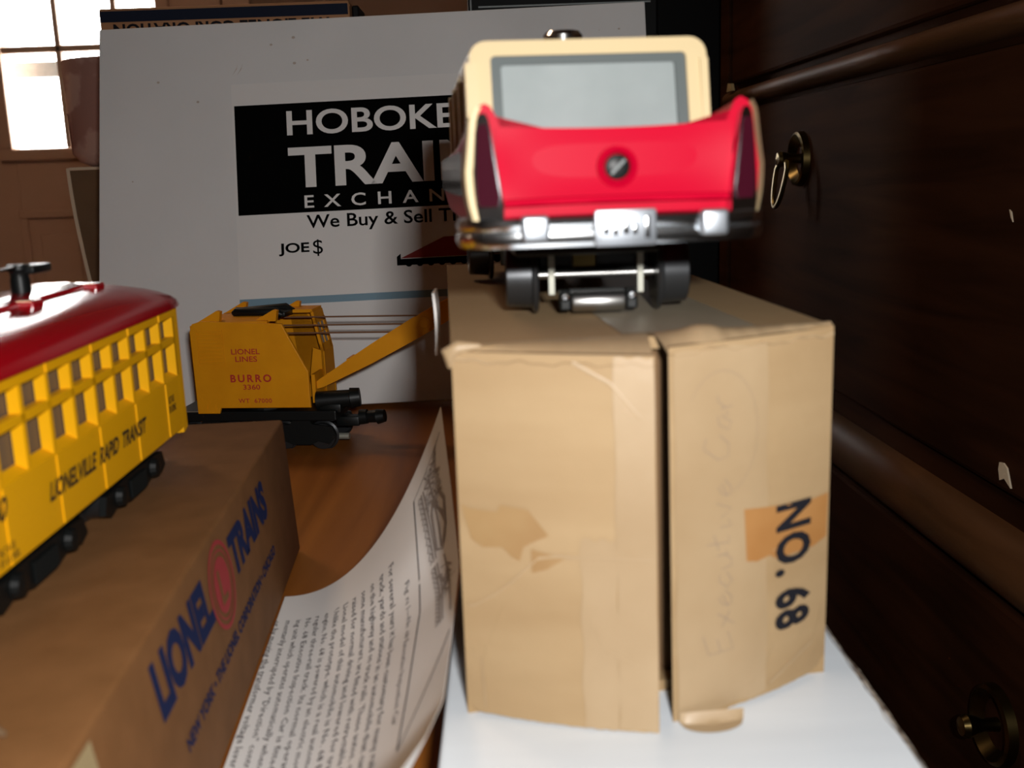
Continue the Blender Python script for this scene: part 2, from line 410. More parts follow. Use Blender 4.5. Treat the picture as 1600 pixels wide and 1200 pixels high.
# ------------------------------------------------------------------ the tan carton marked NO. 68
def carton():
    # corners of the carton in table millimetres
    R = thing('carton', 'tan cardboard carton marked NO. 68, standing on the white board', 'carton', (28, 212, 26))
    ox, oy, oz = 28, 212, 26
    H = 81.4
    FL, FR = (-12.2, 206.5), (70.2, 219.5)
    k = -.085
    BL, BR = (FL[0]-.06*200, FL[1]+200), (FR[0]+k*190, FR[1]+190)
    L = lambda p, z: (p[0]-ox, p[1]-oy, z)
    t = 2.6
    def wall(p, q, z0, z1, th):
        d = Vector((q[0]-p[0], q[1]-p[1], 0)).normalized(); n = Vector((-d.y, d.x, 0))*th
        V = [L(p, z0), L(q, z0), L(q, z1), L(p, z1)]
        V += [(a+n.x, b+n.y, c) for a, b, c in V]
        return V, [(0, 1, 2, 3), (7, 6, 5, 4), (0, 4, 5, 1), (1, 5, 6, 2), (2, 6, 7, 3), (3, 7, 4, 0)]
    b = MB()
    b.add(*wall(BL, FL, t, H-t, t)); b.add(*wall(FR, BR, t, H-t, t)); b.add(*wall(BR, BL, t, H-t, t))
    # top and bottom panels
    for z0, z1 in ((H-t, H), (0, t)):
        V = [L(p, z) for z in (z0, z1) for p in (FL, FR, BR, BL)]
        b.add(V, [(0, 3, 2, 1), (4, 5, 6, 7), (0, 1, 5, 4), (1, 2, 6, 5), (2, 3, 7, 6), (3, 0, 4, 7)])
    b.build('body', K['cardboard'], R)
    # inner flaps behind the two outer ones
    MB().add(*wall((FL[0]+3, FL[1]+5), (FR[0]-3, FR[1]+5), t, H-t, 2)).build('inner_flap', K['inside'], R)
    # outer flaps: hinged on the sides, ajar, meeting in the middle with a gap; ragged lower edges
    random.seed(21)
    jag = [random.uniform(-.35, .35) for _ in range(60)]
    ML, MR = (28.4, 195.5), (31.9, 199.5)          # their inner edges
    def flapL(u, v):
        x = FL[0]+(ML[0]-FL[0])*u; y = FL[1]+(ML[1]-FL[1])*u - 1.6*math.sin(PI*u)*(.4+.6*(1-v))
        y += (1-u)*0 + u*4.5*v                     # pulled in a little at the top
        x += 1.2*math.sin(PI*v)*0
        zb = .9-.9*u + .25*jag[int(u*40)]
        if u < .06: zb += 2.2*(1-u/.06)
        z = zb+(H-.6-1.2*u-zb)*v
        return (x-ox, y-oy, z)
    def flapR(u, v):
        x = MR[0]+(FR[0]-MR[0])*u; y = MR[1]+(FR[1]-MR[1])*u - 2.2*math.sin(PI*u)*(.35+.65*(1-v))
        y += (1-u)*5*v
        zb = .1+1.0*max(0, u-.3) + .8*u + .3*jag[int(u*40)+10]
        if u > .88: zb += 3.2*((u-.88)/.12)**2
        if u < .34: zb = .1+.25*abs(u-.17)
        z = zb+(H-1.0+.8*u-zb)*v
        return (x-ox, y-oy, z)
    def flap(fn, nm):
        o = MB().slab(fn, 40, 24, (.2, 2.4, 0)).build(nm, K['cardboard_flap'], R, True)
        return o
    fl = flap(flapL, 'flap'); fr = flap(flapR, 'flap')
    def on(fn, off=.25):
        return lambda u, v: (fn(u, v)[0]-.02, fn(u, v)[1]-off, fn(u, v)[2])
    def patch(fn, u0, u1, v0, v1, nm, m, par, off=.3, nu=10, nv=14, wob=0):
        g = on(fn, off)
        MB().grid(lambda a, b_: g(min(1, max(0, u0+(u1-u0)*a+wob*math.sin(b_*19+a*4)*.012)), min(1, max(0, v0+(v1-v0)*b_+wob*math.sin(a*13)*.008))), nu, nv).build(nm, m, par, True)
    def poly(fn, pts, nm, m, par, off=.35):
        g = on(fn, off)
        bm = bmesh.new(); f = bm.faces.new([bm.verts.new((a, b_, 0)) for a, b_ in pts])
        bmesh.ops.triangulate(bm, faces=[f]); bmesh.ops.subdivide_edges(bm, edges=bm.edges[:], cuts=3, use_grid_fill=True)
        q = MB().addbm(bm); q.xf(lambda a, b_, c: g(a, b_)).build(nm, m, par, True)
    # tape strips and stains
    patch(flapL, .80, .997, .005, .995, 'tape', K['tape'], fl, .28, wob=.4)
    patch(flapL, .62, .80, .0, .52, 'tape', K['tape_gray'] if False else K['tape'], fl, .22, wob=.6)
    patch(flapR, .03, .58, .012, .985, 'tape', K['tape'], fr, .28, wob=.5)
    poly(flapL, [(.015, .585), (.20, .58), (.22, .60), (.36, .59), (.46, .525), (.40, .51), (.33, .49), (.31, .45), (.27, .46), (.22, .485), (.12, .48), (.06, .50)], 'stain', K['stain_soft'], fl, .3)
    poly(flapL, [(.37, .485), (.54, .465), (.45, .435), (.37, .42)], 'stain', K['stain_soft'], fl, .3)
    poly(flapR, [(.435, .545), (.99, .515), (.985, .385), (.64, .385), (.60, .40), (.52, .392), (.45, .40)], 'stain', K['stain'], fr, .36)
    def crease(fn, pts, par):
        V = []
        n_ = 14
        for i in range(n_+1):
            t_ = i/n_*(len(pts)-1); k_ = min(int(t_), len(pts)-2); a_ = t_-k_
            u = pts[k_][0]*(1-a_)+pts[k_+1][0]*a_; v = pts[k_][1]*(1-a_)+pts[k_+1][1]*a_
            for dv, o_ in ((.0045, .30), (0, .36), (-.0045, .30)): V.append(on(fn, o_)(u+dv*.8, v+dv))
        MB().add(V, [(i*3+j, i*3+3+j, i*3+4+j, i*3+1+j) for i in range(n_) for j in (0, 1)]).build('crease', K['tape'], par, True)
    crease(flapL, [(.03, .30), (.20, .36), (.42, .47), (.97, .47)], fl); crease(flapL, [(.10, .02), (.09, .16), (.22, .33)], fl)
    crease(flapL, [(.60, .98), (.78, .93), (.93, .84)], fl); crease(flapL, [(.66, .30), (.74, .22), (.90, .18)], fl)
    crease(flapR, [(.60, .03), (.90, .10), (.97, .20)], fr); crease(flapR, [(.30, .02), (.55, .06), (.62, .14)], fr); crease(flapR, [(.02, .44), (.4, .42), (.95, .40)], fr)
    # hanging tongue of tape on the right flap's lower edge and a torn twist of tape on the top edge
    MB().grid(lambda a, b_: (MR[0]+1.2+14*a-ox, MR[1]-oy+.25*14*a*.4-.6-(1-b_)*5.0*math.sqrt(max(0, 1-(2*a-1)**2)), .3+.2*b_+2.0*max(0, b_-.75)*4), 16, 6).build('tape', K['tape'], fr, True)
    def rag(u):
        return .8*math.sin(u*23)+.5*math.sin(u*57+1)
    def lipL(u, v):   # paper skin bridging from the top panel down over the left flap
        p = Vector(flapL(u, 1)); x = FL[0]+(FR[0]-FL[0])*u*.5-ox; y = FL[1]+(FR[1]-FL[1])*u*.5-oy
        q = Vector((x, y+3, H+.25))
        r = q.lerp(p+Vector((0, -.5, -2.0+rag(u)*.4)), v); r.z += 1.1*math.sin(PI*v); return r
    def lipR(u, v):
        p = Vector(flapR(u, 1)); x = 29+(FR[0]-29)*u-ox; y = 213+(FR[1]-213)*u-oy
        q = Vector((x, y+4, H+.3))
        r = q.lerp(p+Vector((0, -.5, -1.8+rag(u+2)*.4)), v)
        r.z += 1.2*math.sin(PI*v)+1.8*math.exp(-((u-.26)/.13)**2)*math.sin(PI*(v*.8+.1)); return r
    MB().grid(lipL, 40, 8).build('tape', K['tape'], R, True)
    MB().grid(lipR, 40, 8).build('tape', K['tape'], R, True)
    # old tape along the carton's top, pale crease rolled at the left front corner
    MB().grid(lambda a, b_: (24-ox+30*a-12*b_, 217-oy+4*a+120*b_, H+.2), 2, 4).build('tape', K['tape_gray'], R)
    MB().tube([(FL[0]-ox-.2, FL[1]-oy+1.0, H-4), (FL[0]-ox-.5, FL[1]-oy+.5, H-1), (FL[0]-ox+1.5, FL[1]-oy+.3, H+.1), (FL[0]-ox+6, FL[1]-oy+.6, H+.2)], [.8, 1.7, 1.5, .6], 10).build('crumpled_corner', K['tape'], R, True)
    # pale paper strip lifting off beside the left top edge
    MB().slab(lambda a, b_: (-24.3-ox+.5*math.sin(PI*b_), 322-oy+14*a, 60+20*b_), 1, 6, (.9, 0, 0)).build('label_strip', K['paper'], R)
    # lettering, turned a quarter clockwise
    def rot(u0, v0, du, dv):      # text runs down the flap; letter tops to the right
        def pl(a, b_):
            return on(flapR, .42)(u0+b_*du, v0-a*dv)
        return pl
    wv = (.548-.165)
    m = MB(); addtext(m, 'NO. 68', rot(.635, .532, .245/10, .362/60), width=60, height=10, bold=.42, spacing=1.12)
    m.build('lettering', K['ink'], fr)
    # faint pencil script running up the flap
    m = MB()
    G = {'E': [[(.8, 1), (.1, 1), (.1, 0), (.8, 0)], [(.1, .5), (.6, .5)]], 'x': [[(0, .5), (.5, 0)], [(.5, .5), (0, 0)]],
         'e': [[(0, .25), (.45, .3), (.35, .5), (.1, .42), (.05, .1), (.3, 0), (.6, .15)]], 'c': [[(.5, .4), (.25, .5), (.02, .25), (.2, 0), (.55, .12)]],
         'u': [[(0, .5), (.05, .08), (.3, 0), (.5, .2), (.5, .5), (.5, .05), (.65, .1)]], 't': [[(.25, 1), (.2, .1), (.45, .05)], [(0, .6), (.55, .62)]],
         'i': [[(.1, .5), (.1, .05), (.35, .1)]], 'v': [[(0, .5), (.22, 0), (.5, .52)]], 'C': [[(.85, .8), (.5, 1), (.08, .6), (.15, .15), (.55, 0), (.9, .25)]],
         'a': [[(.5, .45), (.2, .5), (.02, .2), (.25, 0), (.5, .3), (.5, .02), (.65, .06)]], 'r': [[(.05, .5), (.1, 0)], [(.1, .3), (.3, .5), (.5, .45)]], ' ': []}
    pos = 0
    def stroke(pts, w_=.0045):
        V = []
        for i, (u, v) in enumerate(pts):
            q = pts[min(i+1, len(pts)-1)]; o = pts[max(i-1, 0)]; d = Vector((q[0]-o[0], (q[1]-o[1])*2)); d.normalize() if d.length else None
            for sg in (-1, 1): V.append(on(flapR, .42)(u-d.y*w_*sg/2, v+d.x*w_*sg/4))
        m.add(V, [(2*i, 2*i+2, 2*i+3, 2*i+1) for i in range(len(pts)-1)])
    for ch in 'Executive Car':
        for st in G[ch]:
            stroke([(.37-y*.15-.05*x, .16+(pos+x)*.078) for x, y in st])
        pos += {'E': 1.0, 'C': 1.05, ' ': .55, 'i': .45}.get(ch, .68)
    V = []
    for kk in range(2):
        for i in range(40):
            a = PI*.1+i/39*PI*1.2; r = 1+kk*.008
            V.append(on(flapR, .40)(.30+.24*r*math.sin(a)*.9, .76-.15*r*math.cos(a)*1.1))
    m.add(V, [(i, i+1, 41+i, 40+i) for i in range(39)])
    m.build('handwriting', K['pencil'], fr)
carton()

# ------------------------------------------------------------------ the red and cream inspection car
def inspection_car():
    R = thing('toy_station_wagon', 'red and cream toy rail wagon with chrome bumper on the tan carton', 'toy car', (21.6, 202.5, 107.7), math.radians(5.0))
    def sec(y):
        t = y/186
        w_ = 28.6 + 1.0*math.sin(PI*t) - (3.0*max(0, (t-.85)/.15)**2)
        f = 47.6 - 6.2*min(1, t/.45)**.8
        if t > .9: f -= 4*((t-.9)/.1)**2
        d = 42.6-.6*t; zb = 21.5
        d = min(d, f-.2)
        h = [(w_-5, zb), (w_-1.6, zb+2.5), (w_-.3, zb+8), (w_, zb+13), (w_-.7, zb+18), (w_-1.3, f-2.4), (w_-2.2, f-.7), (w_-3.6, f), (w_-4.7, f-.6), (w_-5.7, (f+d)/2), (w_-6.6, d+.25), (w_-9.5, d), (w_*.45, d-.15)]
        pts = [(x, y, z) for x, z in h]+[(0, y, d-.4)]+[(-x, y, z) for x, z in h[::-1]]+[(0, y, zb)]
        return pts
    ys = [0, 1.2, 4, 10, 20, 35, 55, 75, 95, 115, 135, 150, 165, 174, 181, 185]
    body = MB().loft([sec(y) for y in ys])
    def bend(x, y, z):       # fins lean back a little: rear edge slopes forward with height
        if y < 30: y = y + (z-21)*.05*(1-y/30)
        return (x, y, z)
    body.xf(bend).build('body', K['red'], R, True)
    # tailgate: gently dished panel with a raised lower lip
    def tg(u, v):
        x = -22.8+45.6*u; s = (x/22.8)
        zt = 42.4+.8*s*s; zb = 28.8-.3*s*s
        z = zb+(zt-zb)*v
        return (x*(1+.02*v), -.3+1.7*(1-s*s)*0+1.1*(1-abs(s)**4)*math.sin(PI*v)+v*1.2-.4, z)
    MB().slab(tg, 24, 12, (0, 3, 0)).build('tailgate', K['red'], R, True)
    MB().tube([(-22+44*i/16, -.9+.2*math.sin(PI*i/16), 28.9-.2*abs(i/8-1)**2) for i in range(17)], .75, 8).build('tailgate_lip', K['red'], R, True)
    lk = MB().lathe([(1.5, 4.1), (-.6, 4.0), (-1.0, 3.4), (-.4, 2.7), (.4, 2.5)], (.3, .4, 34.9), 'y', 32).build('boss', K['red'], R, True)
    sl = MB().lathe([(1.5, 2.4), (-.4, 2.4), (-.6, 2.1), (-.6, .1)], (.3, .4, 34.9), 'y', 28).build('screw', K['black'], lk, True)
    MB().box(-1.9, 1.9, -.3, .3, -.28, .28).xf(lambda x, y, z: (.3+x*.7-z*.7, -.35+y, 34.9+x*.7+z*.7)).build('slot', K['windowframe'], sl)
    # cream side colour panels, hugging the flanks
    for s in (-1, 1):
        def sp(u, v, s=s):
            y = -.9+12*u; q = bend(*[(p) for p in (0, y, 0)])
            pts = sec(max(0, y))[1:7]
            j = v*(len(pts)-1); i = min(int(j), len(pts)-2); a = j-i
            x = pts[i][0]*(1-a)+pts[i+1][0]*a; z = pts[i][2]*(1-a)+pts[i+1][2]*a
            x, y, z = bend(x, y, z)
            return (s*(x+.75), y, z)
        q = MB().grid(sp, 24, 12)
        def lip(u, v, s=s):      # the panel's rear edge, wrapping onto the back of the fin
            x, y, z = sp(0, v); return (x-s*1.5*u, y-.25*math.sin(PI*u), z)
        if s < 0: q.grid(lip, 4, 12)
        q.build('side_panel', K['cream'], R, True, label='cream side panel')
        MB().grid(lambda u, v, s=s: (s*(28.95+1.0*math.sin(PI*(14+140*u)/186)), 14+140*u, 30+9*v), 30, 3).build('side_trim', K['chrome'], R, True)
        # tail light: chrome tapered housing with a dark red lens
        zs = [25.6, 28, 33, 38, 42, 44.6, 45.6]
        hw = [3.0, 3.2, 2.8, 2.2, 1.7, 1.2, .6]
        cx = [25.0, 25.1, 25.3, 25.5, 25.6, 25.6, 25.6]
        secs = []
        for z, h_, c in zip(zs, hw, cx):
            y0 = -1.8+(z-21)*.055
            secs.append([(s*(c-h_), y0+1.2, z), (s*(c-h_*.9), y0-.35*h_*.9, z), (s*c, y0, z), (s*(c+h_*.9), y0+.35*h_*.9, z), (s*(c+h_), y0+2.0, z), (s*c, y0+4, z)])
        tl = MB().loft(secs).build('tail_light', K['chrome'], R, True)
        secs = []
        for z, h_, c in zip([28.2, 30, 33, 38, 42.5, 43.6], [2.1, 2.65, 2.4, 1.85, 1.3, .8], [25.1, 25.1, 25.3, 25.5, 25.6, 25.6]):
            y0 = -2.5+(z-21)*.055
            secs.append([(s*(c-h_*.9), y0+1.0, z), (s*(c-h_*.8), y0-.30*h_, z), (s*c, y0, z), (s*(c+h_*.8), y0+.30*h_, z), (s*(c+h_*.9), y0+1.6, z), (s*c, y0+3, z)])
        MB().loft(secs).build('lens', K['tail'], tl, True)
    # bumper
    path = [(-29.5, 20), (-30.2, 10), (-30.0, 4), (-28.6, 0), (-26, -1.8), (-20, -2.9), (-10, -3.5), (0, -3.7), (10, -3.5), (20, -2.9), (26, -1.8), (28.6, 0), (30.0, 4), (30.2, 10), (29.5, 20)]
    prof = [(-1.5, 20.6), (.4, 20.2), (1.0, 21.4), (.9, 22.6), (.2, 23.1), (.6, 23.6), (.9, 24.6), (.5, 25.6), (-1.5, 26.2)]
    secs = []
    for i, p in enumerate(path):
        a = Vector(path[max(0, i-1)]); b = Vector(path[min(len(path)-1, i+1)]); d = (b-a).normalized(); n = Vector((d.y, -d.x))
        secs.append([(p[0]+n.x*o, p[1]+n.y*o, z) for o, z in prof])
    bp = MB().loft(secs).build('bumper', K['chrome'], R, True)
    for x in (-16.6, 18.2):
        MB().box(x-2.7, x+2.7, -5.6, -2.5, 21.4, 26.4, .8, 3).build('bumper_guard', K['bright'], bp, True)
    pl = MB().box(-5.3, 6.7, -5.6, -4.2, 20.0, 27.0, .5).box(-4.6, 6.0, -5.9, -5.5, 20.7, 26.3, .15).build('license_plate', K['bright'], bp, True)
    em = MB()
    for x, z, a, h in ((-3.2, 23.4, 1.0, 2.0), (-1.4, 23.2, .9, 2.2), (.6, 23.6, 1.1, 2.6), (2.3, 23.2, .9, 2.0), (4.7, 23.5, .9, 4.4)):
        em.box(x-a*.6, x+a*.6, -6.3, -5.8, z-h/2, z+h/2, .2)
    em.build('embossing', K['chrome'], pl, True)
    # upper body
    yb, W, ZT = 21, 25.0, 61.3
    cab = MB()
    cs = lambda x, y, z: (x-1.5, y, z)
    # roof as a rounded loft
    rs = []
    for y, zt, w_ in ((yb+2.5, ZT-1.2, W-.6), (yb+3.2, ZT-.1, W), (yb+10, ZT+.4, W), (60, ZT+.8, W), (110, ZT+.4, W-.5), (122, ZT-1, W-1), (125, ZT-2.5, W-2)):
        rs.append([(x, y, z) for x, z in ((-w_, zt-6.5), (-w_, zt-3), (-w_+1.0, zt-1.1), (-w_+3.4, zt), (0, zt+.5), (w_-3.4, zt), (w_-1.0, zt-1.1), (w_, zt-3), (w_, zt-6.5))])
    cab.loft(rs).xf(cs).build('roof', K['cream'], R, True)
    def lean(x, y, z): return (x-1.5, y-(ZT-z)*.24, z)
    rear = MB().ring(rrect(-W, W, 40, ZT, 3.6), rrect(-20.6, 20.6, 41, 58.2, 1.0), 'y', yb, yb+3.5)
    rear.xf(lean).build('rear_pillar_frame', K['cream'], R, True)
    fr = MB().ring(rrect(-20.7, 20.7, 40.9, 58.3, 1.0), rrect(-18.4, 18.4, 42, 56.4, .8), 'y', yb+.9, yb+2.6).xf(lean).build('window_frame', K['windowframe'], R, True)
    MB().box(-19, 19, yb+1.9, yb+3, 40.5, 58).xf(lean).build('rear_window', K['windowgray'], fr)
    for s in (-1, 1):
        for y0, y1 in ((yb-1, yb+6), (52, 56), (84, 88), (112, 118)):
            MB().box(s*W-1.0 if s < 0 else W-1.6, -W+1.6 if s < 0 else W, y0, y1, 40, ZT-4.5).xf(lambda x, y, z: (x-1.5, y-(ZT-z)*.2 if y < 40 else y, z)).build('side_pillar', K['cream'], R)
        MB().box(s*(W-1.4)-.5, s*(W-1.4)+.5, yb, 116, 41, ZT-5).xf(cs).build('side_window', K['sidewin'], R)
    ws = MB().add([(-W+1, 134, 42), (W-1, 134, 42), (W-2, 119, ZT-4), (-W+2, 119, ZT-4)], [(0, 1, 2, 3)]).xf(cs).build('windshield', K['sidewin'], R)
    # lamp on the roof
    MB().lathe([(-2, 3.2), (6, 3.2), (7.0, 5.2), (9.6, 5.6), (10.8, 4.6), (11.2, .1)], (4.5, 98, ZT+.6), 'z', 28).build('roof_lamp', K['chrome'], R, True)
    # chassis and wheels
    MB().box(-17, 17, 34, 168, 15.5, 22, .8).build('chassis', K['black'], R)
    def truck(yc, dx, rz):
        m = Matrix.Rotation(rz, 4, 'Z')
        def X(x, y, z):
            q = m @ Vector((x, y, z)); return (q.x+dx, q.y+yc, q.z)
        fr_ = MB().box(-14, 14, 3.5, 14, 9, 15.5, .6).xf(X).build('truck_frame', K['black'], R)
        for s in (-1, 1):
            MB().lathe([(s*14.4, 2), (s*14.4, 8.9), (s*15.0, 9.4), (s*15.7, 9.2), (s*16.1, 8.0), (s*22.0, 7.6), (s*22.4, 7.0), (s*22.4, 5.8), (s*21.4, 5.2), (s*21.4, .2)], (0, 0, 9.4), 'x', 40).xf(X).build('wheel', K['wheel'], R, True)
            MB().box(s*11-.8, s*11+.8, -1.9, -1.3, 4.5, 17.5, .15).xf(X).build('axle_bracket', K['bracket'], fr_)
        MB().cyl((-21.5, 0, 9.4), (21.5, 0, 9.4), 1.0, n=14).xf(X).build('axle', K['steel'], R, True)
        ro = MB().lathe([(-6.4, .1), (-6.4, 2.2), (-5.8, 2.5), (5.8, 2.5), (6.4, 2.2), (6.4, .1)], (0, -6, 3.2), 'x', 24).xf(X).build('pickup_roller', K['steel'], R, True)
        MB().box(-9.5, -6.6, -8, -2.5, 1.2, 6, .6).box(6.6, 9.5, -8, -2.5, 1.2, 6, .6).box(-9.5, 9.5, -3.5, -2.2, 3, 6, .4).xf(X).build('roller_yoke', K['black'], fr_)
        MB().box(-3, 3, -1.5, 1.5, 10.8, 14.2, .3).xf(lambda x, y, z: X(x-2.5, y+4, z)).build('contact', K['brass'], fr_)
        MB().lathe([(-.1, .1), (-.8, .9), (0, 1.2)], (-8.1, -8, 4.6), 'y', 12).xf(X).build('rivet', K['chrome'], fr_, True)
        MB().lathe([(-.1, .1), (-.8, .9), (0, 1.2)], (8.1, -8, 4.6), 'y', 12).xf(X).build('rivet', K['chrome'], fr_, True)
    truck(52, 4.6, math.radians(-4.5))
    truck(142, 0, math.radians(0))
inspection_car()

# ------------------------------------------------------------------ the brown set box with the blue print
def set_box():
    a = math.radians(3.8)
    R = thing('brown_set_box', 'brown cardboard train set box with blue and red print under the trolley', 'box', (-77.2, 218, .7), a)
    Hh = 52.5
    tl_ = lambda x, y, z: (x+(.055*(Hh-z) if x > -60 else 0), y, z)
    b = MB().box(-128, 0, -100, 163, 0, Hh, 1.1, 3).xf(tl_).build('box_body', K['setbox'], R, True)
    # flap seam along the top near end
    MB().box(-127, -1.4, -100.6, -99.8, 3, Hh-2).build('end_flap', K['setbox'], R)
    MB().add([(.22, -99, 1), (.22, -50.5, 1), (.22, -61.5, 50.8), (.22, -99, 50.8)], [(0, 1, 2, 3)]).xf(tl_).build('label', K['label'], b, label='pale rectangular label')
    MB().tube([(-13, -62, Hh+.6), (-17, -60, Hh+1.6), (-24, -60.5, Hh+1.8), (-34, -63, Hh+1.2)], [.5, 1.3, 1.5, .8], 8).build('torn_tape', K['carton'], b, True)
    S = lambda y0, z0, sh=-.28: (lambda p, q: tl_(.2, y0+p+sh*q, z0+q))
    m = MB()
    addtext(m, 'LIONEL', S(-24, 32), width=51, height=15, bold=.55)
    m.build('lettering', K['blue'], b); m = MB()
    addtext(m, 'TRAINS', S(53.5, 32), width=57, height=14, bold=.55)
    m.build('lettering', K['blue'], b)
    m = MB(); addtext(m, 'NEW YORK \u2022 THE LIONEL CORPORATION \u2022 CHICAGO', S(-11, 17.4), width=124, height=3.9, bold=.35)
    m.build('small_print', K['blue'], b)
    # round emblem: two rings and a filled disc with a letter left open
    cy, cz, n = 38.5, 37, 48
    em = MB()
    for r0_, r1_ in ((13.2, 11.8), (10.4, 9.8)):
        V = [tl_(.2, cy-.25*r*math.sin(2*PI*i/n)+r*math.cos(2*PI*i/n), cz+r*.98*math.sin(2*PI*i/n)) for r in (r0_, r1_) for i in range(n)]
        em.add(V, [(i, (i+1) % n, n+(i+1) % n, n+i) for i in range(n)])
    em.add([tl_(.2, cy-.25*8.2*math.sin(2*PI*i/n)+8.2*math.cos(2*PI*i/n), cz+8.2*math.sin(2*PI*i/n)) for i in range(n)], [tuple(range(n))])
    eo = em.build('emblem', K['redprint'], b)
    m = MB(); addtext(m, 'L', lambda p, q: tl_(.3, cy-2.4+p-.25*q, cz-5.2+q), width=7, height=10.5, bold=.25)
    m.build('emblem_letter', K['setbox'], eo)
set_box()

# ------------------------------------------------------------------ the yellow trolley
def trolley():
    R = thing('toy_trolley', 'yellow toy trolley with red roof standing on the brown set box', 'toy trolley', (-131.0, 252, 53.2), math.radians(.6))
    W, HL = 26.4, 74.5           # half width, half length
    z0, zs, zm0, zm1, zl, ze = 13, 30.2, 40.4, 42.6, 48.6, 52   # skirt, sill, mid rail, top of lights, eave
    pitch = 13.15; n = 10; y0 = -pitch*n/2
    t = 2.7
    b = MB()
    for s in (-1, 1):
        xa, xb = (W-t, W) if s > 0 else (-W, -W+t)
        b.box(xa, xb, -HL+8, HL-8, z0, zs, .3)
        # sloped sill
        xo, xi = s*W, s*(W-t)
        b.prism([(xo, zs), (xi, zs+1.4), (xi, zs)], 'y', -HL+8, HL-8)
        b.box(xa, xb, -HL+8, HL-8, zl, ze, .2)
        b.box(xa, xb, -HL+8, HL-8, zm0, zm1, .2)
        for i in range(n+1):
            y = y0+i*pitch
            b.box(xa, xb, y-.8, y+.8, zs, zl)
        for y_ in (-HL+8, HL-8-1.2): b.box(xa, xb, y_, y_+1.2, zs, zl)
        # raised seams
        for y in (-52.6, -26.3, 0, 26.3, 52.6):
            b.box(s*W-.35, s*W+.35, y-.35, y+.35, z0+.5, zs-.5); b.box(s*W-.35, s*W+.35, y-.35, y+.35, zl+.2, ze-.2)
    # bulkheads and end platforms: tapered, with corner posts and door openings
    for e in (-1, 1):
        ya = e*(HL-8)
        b.box(-W+.5, -9, min(ya, ya-e*1.2), max(ya, ya-e*1.2), z0, ze); b.box(9, W-.5, min(ya, ya-e*1.2), max(ya, ya-e*1.2), z0, ze)
        b.box(-9, 9, min(ya, ya-e*1.2), max(ya, ya-e*1.2), 44, ze)
        yb = e*HL
        b.box(-20, 20, min(yb, yb-e*1.6), max(yb, yb-e*1.6), z0-1.5, zs, .3)
        b.box(-20, 20, min(yb, yb-e*1.6), max(yb, yb-e*1.6), zl, ze, .3)
        for x in (-20, -7.5, 6, 18.5): b.box(x, x+1.5, min(yb, yb-e*1.6), max(yb, yb-e*1.6), zs, zl)
        b.box(-W+2, W-2, min(ya, yb), max(ya, yb), z0, z0+1.5)
        for s in (-1, 1):
            # folding door leaves with panels
            for k, (ya_, yb_) in enumerate(((.3, 2.2), (3.4, 5.0), (6.2, 8.0))):
                y1, y2 = ya+e*ya_, ya+e*yb_
                xo = s*(W-.5*k-.2)
                b.box(min(xo, xo-s*1.6), max(xo, xo-s*1.6), min(y1, y2), max(y1, y2), z0-1.8, ze-.6, .2)
            for zz in (z0-1.8, 19, 25, 31, 37.5, 44, ze-2):
                y1, y2 = ya, ya+e*7.6; xo = s*(W-1.3)
                b.box(min(xo, xo-s*1.2), max(xo, xo-s*1.2), min(y1, y2), max(y1, y2), zz, zz+1.6)
    b.build('body', K['yellow'], R)
    for s in (-1, 1):
        MB().box(s*(W-t-.5)-.25, s*(W-t-.5)+.25, -HL+8, HL-8, zs-3, ze-1).build('window_glazing', K['glazing'], R)
    # roof: arched, ends rounded down
    secs = []
    N = 14
    for y in (-HL-2, -HL-1.2, -HL+4, -HL+14, -HL+26, -30, 0, 30, HL-26, HL-14, HL-4, HL+1.2, HL+2):
        q = max(0, (abs(y)-(HL-26))/28.0); drop = 3.6*q**2.2; wq = (W+1.2)*(1-.07*max(0, (q-.55)/.45)**2)
        top = [(wq*math.cos(PI*i/N), y, ze-.6+(9.6-drop)*max(0, math.sin(PI*i/N))**.85*(1 if abs(y) < HL+1.5 else .93)) for i in range(N+1)]
        secs.append(top+[(-wq+1.5, y, ze-1.0), (wq-1.5, y, ze-1.0)])
    rf = MB().loft(secs).build('roof', K['roofred'], R, True)
    # raised deck with vent blocks
    dk = MB()
    dk.loft([[(x*(.6 if abs(y) > 45 else 1), y, z) for x, z in ((-9, 59.5), (-8.6, 61.6), (-5, 62.4), (5, 62.4), (8.6, 61.6), (9, 59.5))] for y in (-46, -45, 45, 46)])
    dk.build('roof_deck', K['roofred'], rf, True)
    for y in (6, 47.5, -46):
        MB().box(-12.5, 12.5, y-3.2, y+3.2, 58.0, 61.8, .6).build('roof_block', K['roofred'], rf)
    rb = MB()
    for i in range(5): rb.tube([(9+2.2*i, HL-24, 60.4-.5*i), (9+2.4*i, HL-6, 57.6-.8*i)], .35, 6); rb.tube([(-9-2.2*i, HL-24, 60.4-.5*i), (-9-2.4*i, HL-6, 57.6-.8*i)], .35, 6)
    rb.build('roof_rib', K['roofred'], rf, True)
    pb = MB().lathe([(-1, 2.5), (3.5, 2.5), (4.2, 2.3), (5.6, 2.4), (6.4, 3.0), (7.6, 2.8), (8.0, .1)], (2, 20, 62.2), 'z', 24)
    pb.box(.2, 6.5, 18.6, 30, 67.2, 69.4, .5).tube([(2, 22, 69), (2, 0, 76), (2, -40, 88)], [.8, .7, .5], 8)
    pb.xf(lambda x, y, z: (x, y, z if z < 70 else 69.2+(z-69.2)*.02)).build('trolley_pole', K['black'], rf, True)
    # headlight at the far end, coupler, underframe
    MB().lathe([(0, 4), (4, 4.6), (5.6, 4.2), (6, .1)], (18, HL+.5, 46.5), 'y', 24).build('headlight', K['black'], R, True)
    MB().lathe([(0, 2.6), (3, 2.4), (3.2, .1)], (20, HL, 26), 'y', 16).build('marker_lamp', K['black'], R, True)
